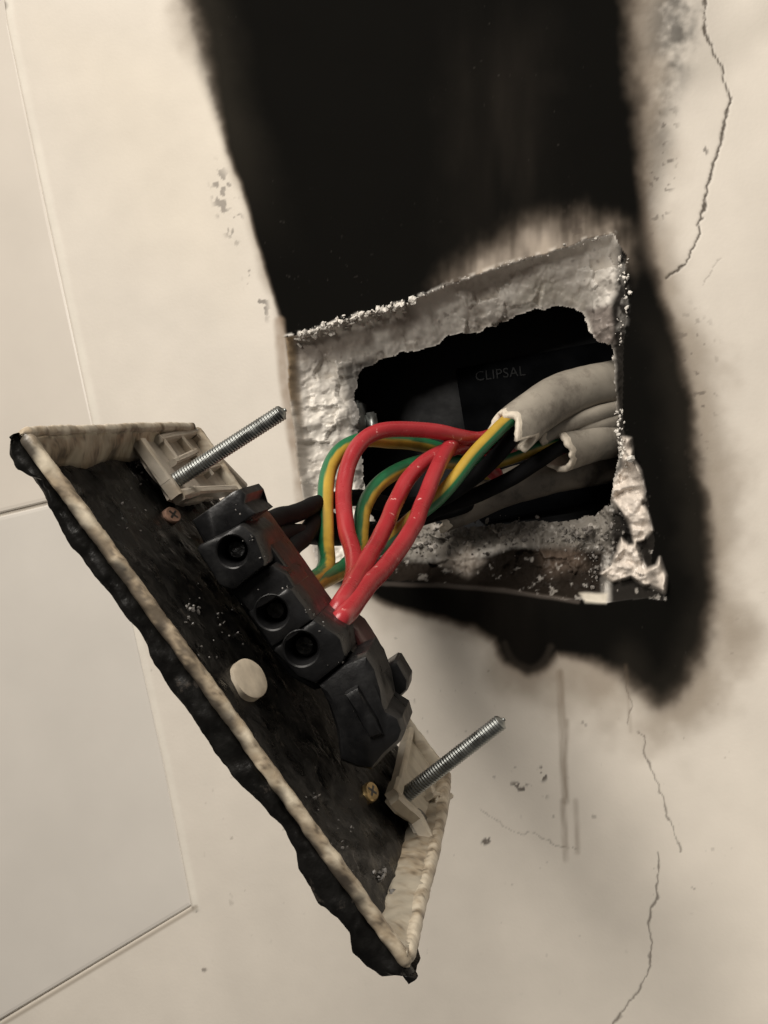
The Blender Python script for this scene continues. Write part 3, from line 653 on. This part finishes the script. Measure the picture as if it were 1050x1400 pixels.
def cream(dirt=0.0, scale=5.0, base=(0.56, 0.50, 0.40)):
    def f(V):
        a = fbm(V, scale * 0.9, 5, 8, 0.65); b = fbm(V, scale * 0.16, 4, 12, 0.65)
        c = np.empty((len(V), 3)); c[:] = base
        def mixin(k, colr):
            nonlocal c; c = c + (np.array(colr) - c) * np.clip(k, 0, 1)[:, None]
        mixin(sst(-0.2, 0.35, a + dirt) * 0.65, (0.27, 0.195, 0.115))
        mixin(sst(-0.05, 0.5, b * 0.7 + a * 0.9 + dirt) * 0.45, (0.09, 0.065, 0.045))
        mixin(sst(0.30, 0.6, b * 0.6 + a + dirt) * 0.6, (0.03, 0.024, 0.018))
        return c
    return f
def u_of(V): return ((V @ RW + C0) - A1) @ eu
def n_of(V): return ((V @ RW + C0) - A1) @ en

# front face of the plate, underside towards the left: slab with ragged melted edge
CHAR_PX = [(24, 588), (12, 606), (12, 622), (24, 640), (42, 650), (60, 657), (66, 690), (82, 720), (102, 752), (122, 778), (142, 802), (164, 828), (184, 856), (200, 882), (216, 912), (232, 942), (248, 962), (268, 990), (290, 1020), (306, 1046), (322, 1066), (352, 1096), (378, 1120), (390, 1142),
           (404, 1166), (408, 1192), (424, 1212), (436, 1236), (448, 1240), (462, 1256), (476, 1276), (480, 1304), (500, 1322), (524, 1338), (545, 1332), (568, 1334), (574, 1318), (560, 1300), (300, 945), (40, 590)]
low = np.array([on_v(*p, 0) for p in CHAR_PX[:36]])           # (u, n) of the lower ragged edge
us = np.linspace(low[:, 0].min(), low[:, 0].max(), 240)
o_ = np.argsort(low[:, 0]); nl = np.interp(us, low[o_, 0], low[o_, 1])
def rimn(u): return 0.0 * u
lowline = [(u, 0, n) for u, n in zip(us, nl)]
loft('charred_edge', [[(u, 1.6, -0.5) for u in us], [(u, -0.3, -1.6) for u in us], [(u, -0.5, n * 0.6 - 0.4) for u, n in zip(us, nl)], lowline, [(u, 1.6, n - 0.25) for u, n in zip(us, nl)], [(u, 5, n + 0.3) for u, n in zip(us, nl)],
      [(u, 40, -7.2) for u in us], [(u, LV, -7) for u in us], [(u, LV, -5.5) for u in us], [(u, 40, -5.2) for u in us], [(u, 6, -4.6) for u in us]], M_CHAR, 260, 0.55, 3.2, closed=True, sub=4)
# the moulded rim: near bar, two short bars, far bar
def bar(name, path, ru, rn, dirt, root=None, label=None, noise=0.22, base=(0.56, 0.50, 0.40), under=0.0):
    P = spline(path, 0.5); n = len(P); th = np.linspace(0, 2 * np.pi, 18, endpoint=False)
    T = np.gradient(P, axis=0); T /= np.linalg.norm(T, axis=1)[:, None]
    N3 = np.array((0, 0, 1.0)); S = np.cross(T, N3); S /= np.linalg.norm(S, axis=1)[:, None]
    sq = lambda x: np.sign(x) * np.abs(x) ** 0.7
    sl = np.concatenate([[0], np.cumsum(np.linalg.norm(np.diff(P, axis=0), axis=1))]); en_ = np.minimum(sl, sl[-1] - sl)
    tp = (np.sqrt(np.clip(1 - (1 - np.clip(en_ / 1.2, 0, 1)) ** 2, 0.02, 1)) * (1 + 0.10 * n2(sl, sl * 0 + len(name) + rn * 9, 7, 3, 52)))[:, None, None]
    V = P[:, None] + tp * (sq(np.cos(th))[None, :, None] * ru * S[:, None] + (sq(np.sin(th)) * rn)[None, :, None] * N3)
    V = np.array([SP(*p) for p in V.reshape(-1, 3)])
    V += np.stack([fbm(V, 1.7, 4, s + 20, 0.62) for s in (1, 2, 3)], -1) * noise
    idx = np.arange(n * 18).reshape(n, 18); a, b = idx[:-1], idx[1:]
    q = np.stack([a, np.roll(a, -1, 1), np.roll(b, -1, 1), b], -1).reshape(-1, 4).tolist() + [idx[0].tolist(), idx[-1][::-1].tolist()]
    c = cream(dirt, 5.0, base)(V)
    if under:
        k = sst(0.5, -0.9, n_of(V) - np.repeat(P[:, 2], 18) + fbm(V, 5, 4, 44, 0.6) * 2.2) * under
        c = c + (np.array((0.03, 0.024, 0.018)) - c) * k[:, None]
    o = mesh_obj(name, V, q, M_CREAM, None, True, c); child(o, root or sock)
    if label: o['label'] = label
    return o
bar('rim', [(0.3, 0.6, -0.2), (20, 0.7, -0.1), (43, 0.8, -0.1), (66, 0.6, -0.2), (LU + 0.3, 0.7, -0.3)], 0.85, 1.0, 0.14, under=0.95, noise=0.26, base=(0.50, 0.44, 0.34), label='scorched cream near edge of the back of the plate')
bar('rim', [(0.2, 0.4, -0.4), (0.4, 12, -0.2), (0.6, 30, -0.1), (0.6, 50, 0), (0.8, 70, 0), (1.0, LV, 0)], 0.9, 1.2, 0.05, base=(0.46, 0.41, 0.33), label='browned top short edge')
bar('rim', [(LU - 0.8, 0.4, -0.5), (LU - 0.8, 20, -0.3), (LU - 0.6, 45, 0.1), (LU - 0.8, 70, -0.1), (LU - 1.5, LV, 0)], 1.1, 1.6, 0.06, base=(0.54, 0.48, 0.38), label='cream bottom short edge with a charred crack')
bar('rim', [(1, LV, -0.3), (25, LV, -1), (50, LV + 0.5, -1), (LU - 6, LV, -0.5), (LU - 1.2, LV - 1, 0)], 1.0, 1.8, 0.05)
# sloping inner sides of the short edges
loft('inner_wall', [[(1.0, v, 0.4) for v in np.linspace(0, 60, 30)], [(2.4, v, -1.2) for v in np.linspace(2, 60, 30)], [(4.0 + 0.5 * math.sin(v * .3), v, -3.8) for v in np.linspace(5, 58, 30)]], M_CREAM, 100, 0.35, 3, cream(0.05, 5, (0.42, 0.37, 0.28)), 0.8)
loft('inner_wall', [[(LU - 1.2, v, 0.6) for v in np.linspace(0, 70, 30)], [(LU - 2.6, v, -1.5) for v in np.linspace(3, 70, 30)], [(LU - 3.6, v, -4.2) for v in np.linspace(6, 70, 30)]], M_CREAM, 100, 0.3, 3, cream(0.0, 5, (0.38, 0.34, 0.27)), 0.8)
# soot-black inside floor
def floor_line(v, n): return [(u, v, n) for u in np.linspace(2.2, LU - 2.2, 60)]
loft('burnt_lining', [floor_line(1.6, -0.9), floor_line(3.2, -3.2), floor_line(12, -3.9), floor_line(34, -3.6), floor_line(60, -3.8), floor_line(82, -3.6)], M_CHAR, 200, 0.55, 3.5, thick=0.4, sub=14)

# corner bosses with ribs, at the ends of the centre line
boss1 = plate('screw_boss', [(188, 604), (232, 590), (262, 592), (292, 622), (338, 668), (300, 678), (258, 688), (236, 680), (226, 660), (206, 636)], -0.9, -2.0, M_CREAM, 0.25, cream(-0.25, 5, (0.36, 0.32, 0.27)))
def rib(a, b, wd, h, root, n0=-0.9, base=(0.38, 0.34, 0.28)):
    ua, va = on_n(*a, n0); ub, vb = on_n(*b, n0); d = np.array((ub - ua, vb - va)); d /= np.linalg.norm(d); s = np.array((-d[1], d[0])) * wd / 2
    bm = bmesh.new(); vs = []
    for n, f in ((n0 - 0.5, 1), (n0 + h * 0.8, 1), (n0 + h, 0.5)):
        vs.append([bm.verts.new(SP(*(np.array((ua, va)) + s * f), n) * MM), bm.verts.new(SP(*(np.array((ub, vb)) + s * f), n) * MM), bm.verts.new(SP(*(np.array((ub, vb)) - s * f), n) * MM), bm.verts.new(SP(*(np.array((ua, va)) - s * f), n) * MM)])
    for r0, r1 in zip(vs, vs[1:]):
        for i in range(4): bm.faces.new((r0[i - 1], r0[i], r1[i], r1[i - 1]))
    bm.faces.new(vs[0]); bm.faces.new(vs[-1])
    bmesh.ops.subdivide_edges(bm, edges=bm.edges[:], cuts=2)
    o = bm_obj('rib', bm, M_CREAM, root, False, 0, 0.15, 3, cream(-0.2, 5, base)); return o
for a, b, wd in (((188, 606), (226, 662), 2.2), ((226, 662), (240, 682), 2.2), ((240, 682), (262, 676), 2.0), ((262, 676), (318, 672), 1.6), ((214, 603), (236, 634), 1.3), ((240, 600), (284, 654), 1.3), ((262, 598), (330, 668), 1.4), ((212, 604), (262, 594), 1.5), ((232, 636), (262, 622), 1.2), ((262, 650), (294, 640), 1.2)):
    o = rib(a, b, wd, 1.5, boss1)
boss2 = plate('screw_boss', [(556, 1000), (574, 1010), (590, 1040), (606, 1066), (616, 1095), (608, 1140), (592, 1160), (578, 1142), (566, 1118), (548, 1106), (534, 1090), (542, 1072), (552, 1040)], -0.9, -2.2, M_CREAM, 0.2, cream(-0.4, 5, (0.50, 0.45, 0.36)))
for a, b, wd in (((556, 1002), (540, 1074), 1.4), ((540, 1074), (534, 1092), 2.2), ((534, 1092), (552, 1108), 2.2), ((552, 1108), (566, 1120), 2), ((566, 1120), (586, 1158), 1.6), ((558, 1000), (602, 1060), 1.2), ((574, 1062), (600, 1120), 1.2), ((582, 1092), (610, 1092), 1.2)):
    o = rib(a, b, wd, 1.6, boss2, base=(0.54, 0.48, 0.38))
# charred slot beside the lower boss
def disc(name, px, py, n, ru, rv, h, material, slot=None, tilt=0.0, parent=None, dome=0.2):
    u0, v0 = on_n(px, py, n); bm = bmesh.new(); rings = []; K = 28
    for f, hh in ((1, -h), (1, 0), (0.88, dome), (0.4, dome)):
        rings.append([bm.verts.new(SP(u0 + ru * f * math.cos(a), v0 + rv * f * math.sin(a), n + hh - tilt * rv * f * math.sin(a) * -1) * MM) for a in np.linspace(0, 2 * np.pi, K, endpoint=False)])
    for r0, r1 in zip(rings, rings[1:]):
        for i in range(K): bm.faces.new((r0[i - 1], r0[i], r1[i], r1[i - 1]))
    bm.faces.new(rings[-1]); bm.faces.new(rings[0])
    o = bm_obj(name, bm, material, parent or sock, True, 0, 0.05, 2)
    if slot:
        for ang in slot:
            bm = bmesh.new(); ca, sa = math.cos(ang), math.sin(ang); vs = []
            for hh in (dome - 0.3, dome + 0.03):
                vs.append([bm.verts.new(SP(u0 + x * ca * ru - y * sa * ru, v0 + x * sa * rv + y * ca * rv, n + hh + tilt * (x * sa * rv + y * ca * rv)) * MM) for x, y in ((-.6, -.12), (.6, -.12), (.6, .12), (-.6, .12))])
            for i in range(4): bm.faces.new((vs[0][i - 1], vs[0][i], vs[1][i], vs[1][i - 1]))
            bm.faces.new(vs[1])
            s_ = bm_obj('slot', bm, M_DARK, o, False)
    return o
disc('knockout_disc', 343, 927, -2.2, 3.2, 4.4, 1.2, M_IVORY, tilt=0.2)['label'] = 'pale oval disc'
disc('rivet', 236, 704, -2.6, 1.5, 2.4, 1.5, M_COPPER, (0.4, 1.97), tilt=0.2)
disc('rivet', 508, 1082, -2.6, 1.6, 2.4, 1.5, M_BRASS, (0.4, 1.97), tilt=0.2)
disc('slot_hole', 581, 1120, -0.6, 2.2, 2.2, 0.6, M_DARK, dome=0.05)

# terminal block
BK = empty('terminal_block', SP(40, 45, 0)); child(BK, sock)
BK.matrix_parent_inverse = Matrix.Translation(-sock.location)
def bkc(o): o.matrix_parent_inverse = Matrix.Translation(-BK.location); return o
def blk(name, poly, v0, v1, material=M_BLOCK, bev=0.35, noise=0.05, taper=1.0):
    return bkc(prism(name, poly, v0, v1, material, bev, noise, taper, parent=BK, nscale=6, sub=1.0))
blk('housing', [(264, 716), (318, 678), (328, 690), (346, 714), (368, 744), (396, 782), (422, 820), (452, 862), (488, 896), (470, 930), (430, 945), (395, 925), (330, 830), (300, 790)], 43, 58, bev=0.6)
blk('end_step', [(262, 712), (318, 672), (329, 668), (336, 676), (334, 688), (350, 702), (284, 746)], 38, 52)
blk('bridge_plate', [(316, 806), (372, 772), (392, 786), (404, 806), (342, 838)], 38.5, 52)
def terminal(poly, cx, cy, rpx, v0, v1, label=None):
    uv = np.array([on_v(*p, v0) for p in poly]); c = np.array(on_v(cx, cy, v0)); e = np.array(on_v(cx + rpx, cy, v0)); r = np.linalg.norm(e - c)
    K = 48; ang = np.linspace(-np.pi, np.pi, K, endpoint=False); dd = dense(uv, 0.15); da = np.arctan2(dd[:, 1] - c[1], dd[:, 0] - c[0]); dr = np.linalg.norm(dd - c, axis=1)
    rad = np.array([dr[np.argmin(np.abs(np.angle(np.exp(1j * (da - a)))))] for a in ang]); bm = bmesh.new(); rings = []
    def rg(rr, v): rings.append([bm.verts.new(SP(c[0] + q * math.cos(a), v, c[1] + q * math.sin(a)) * MM) for a, q in zip(ang, rr)])
    one = np.ones(K)
    rg(rad, v1); rg(rad, (v0 + v1) / 2); rg(rad, v0 + 0.6); rg(rad - 0.25, v0 + 0.15); rg(np.maximum(rad - 0.7, r * 1.18), v0)
    rg(one * r * 1.12, v0 - 0.05); rg(one * r * 1.02, v0 + 0.15); rg(one * r * 0.86, v0 + 1.5); rg(one * r * 0.80, v0 + 4); rg(one * r * 0.74, v0 + 7)
    for r0, r1 in zip(rings, rings[1:]):
        for i in range(K): bm.faces.new((r0[i - 1], r0[i], r1[i], r1[i - 1]))
    bm.faces.new(rings[-1])
    o = bkc(bm_obj('terminal', bm, M_BLOCK, BK, True, 0, 0.08, 5))
    if label: o['label'] = label
    # clamping screw down the hole
    bm = bmesh.new(); rings = []
    for rr, v in ((0.62, 5.2), (0.62, 3.2), (0.52, 2.9), (0.12, 2.9)):
        rings.append([bm.verts.new(SP(c[0] + r * rr * math.cos(a), v0 + v, c[1] + r * rr * math.sin(a)) * MM) for a in ang[::2]])
    for r0, r1 in zip(rings, rings[1:]):
        for i in range(len(r0)): bm.faces.new((r0[i - 1], r0[i], r1[i], r1[i - 1]))
    bm.faces.new(rings[-1])
    bkc(bm_obj('terminal_screw', bm, M_SCREWD, BK, False, 0, 0.12, 1.5))
M_SCREWD = mat('sooty_screw', (0.035, 0.035, 0.035), 0.35, 1.0, var=0.6, vscale=700, bump=0.5, bscale=900)
terminal([(266, 748), (330, 716), (350, 732), (364, 772), (320, 808), (300, 802)], 318, 754, 21, 36, 52)
terminal([(338, 838), (396, 802), (418, 830), (428, 848), (372, 886)], 372, 838, 22, 36, 52)
terminal([(372, 888), (430, 846), (466, 872), (474, 902), (432, 936), (406, 926)], 412, 887, 23, 36, 52)
blk('switch_housing', [(432, 936), (470, 905), (500, 893), (512, 910), (522, 940), (528, 972), (548, 985), (553, 1002), (548, 1016), (526, 1036), (508, 1056), (486, 1052), (464, 1042), (458, 1000), (446, 965)], 36, 50, bev=1.6, noise=0.15)
blk('switch_ridge', [(470, 948), (488, 938), (516, 985), (524, 1006), (506, 1012), (492, 990)], 34.9, 44, bev=1.0, noise=0.1)
blk('lever', [(508, 924), (538, 904), (543, 905), (558, 930), (557, 944), (528, 973), (506, 958)], 52, 60, bev=0.8, noise=0.05)
blk('strain_bump', [(470, 846), (488, 860), (505, 888), (514, 905), (505, 925), (484, 905)], 49, 60, mat('red_stained_plastic', (0.05, 0.012, 0.012), 0.4, var=0.4), bev=1.4, noise=0.2)
# loose soot flakes on the lining, then glint flecks on the block
sp = []
for cx, cy, n, s, rm in ((262, 832, 16, 9, 0.5), (188, 632, 10, 8, 0.6), (520, 1190, 9, 8, 0.6), (540, 1222, 9, 7, 0.6), (430, 1090, 6, 14, 0.4), (300, 870, 16, 26, 0.3), (180, 690, 14, 26, 0.3), (470, 1140, 12, 24, 0.3)):
    for _ in range(n):
        u, v = on_n(cx + random.gauss(0, s * .6), cy + random.gauss(0, s), -3.2); sp.append((SP(u, v, -3.2), random.uniform(0.08, rm)))
for cx, cy, n, s_ in ((342, 738, 5, 5), (356, 762, 3, 4), (398, 802, 4, 6), (420, 838, 5, 5), (440, 856, 6, 6), (352, 812, 3, 8), (452, 910, 3, 8), (480, 965, 4, 10), (325, 700, 3, 8)):  # small pale chips on the block faces stand in for glints of light
    for _ in range(n):
        u, nn = on_v(cx + random.gauss(0, s_), cy + random.gauss(0, s_), 35.8); sp.append((SP(u, 35.8, nn), random.uniform(0.06, 0.22)))
fl = lumps('ash_and_glint_flecks', sp, mat('ash', (0.16, 0.15, 0.14), 0.4, var=0.6, vscale=600)); child(fl, sock); fl['kind'] = 'stuff'  # one ash grey for both the lining flakes and the imitated glints

# ------------------------------------------------------------------ mounting screws, real helical thread
def long_screw(base_px, tip_px, d0, d1, r, label):
    a, b = at(*base_px, d0), at(*tip_px, d1); ax = unit(b - a); a = a - ax * 4; L_ = np.linalg.norm(b - a)
    s1 = unit(np.cross(ax, (0, 1, 0.3))); s2 = np.cross(ax, s1); pitch = 0.5; K = 24; n = int(L_ / (pitch / 8))
    th = np.linspace(0, 2 * np.pi, K, endpoint=False); s = np.linspace(0, L_, n)
    ph = (s[:, None] / pitch - th[None] / (2 * np.pi)) % 1; tri = 1 - np.abs(ph * 2 - 1)
    rr = r * (0.89 + 0.11 * tri); tip = np.clip((L_ - s) / 0.9, 0.25, 1)[:, None]; rr = rr * tip
    V = (a + s[:, None, None] * ax + rr[..., None] * (np.cos(th)[None, :, None] * s1 + np.sin(th)[None, :, None] * s2)).reshape(-1, 3)
    idx = np.arange(n * K).reshape(n, K); p, q = idx[:-1], idx[1:]
    f = np.stack([p, np.roll(p, -1, 1), np.roll(q, -1, 1), q], -1).reshape(-1, 4).tolist() + [idx[-1].tolist(), idx[0][::-1].tolist()]
    o = mesh_obj('screw', V, f, M_STEEL, None, True)
    return tag(o, label, 'screw', 'long mounting screws standing in the socket')
u_, v_ = on_n(240, 658, -0.9); d_ = (A1 + eu * u_ + ev * v_ - en * 0.9)[2]
long_screw((240, 657), (391, 560), d_, d_ - 4, 1.4, 'long threaded steel screw in the upper boss of the socket, pointing at the wall opening')
u_, v_ = on_n(556, 1086, -0.9); d_ = (A1 + eu * u_ + ev * v_ - en * 0.9)[2]
long_screw((556, 1086), (690, 983), d_, d_ - 4, 1.45, 'long threaded steel screw in the lower boss of the socket, above plain wall')
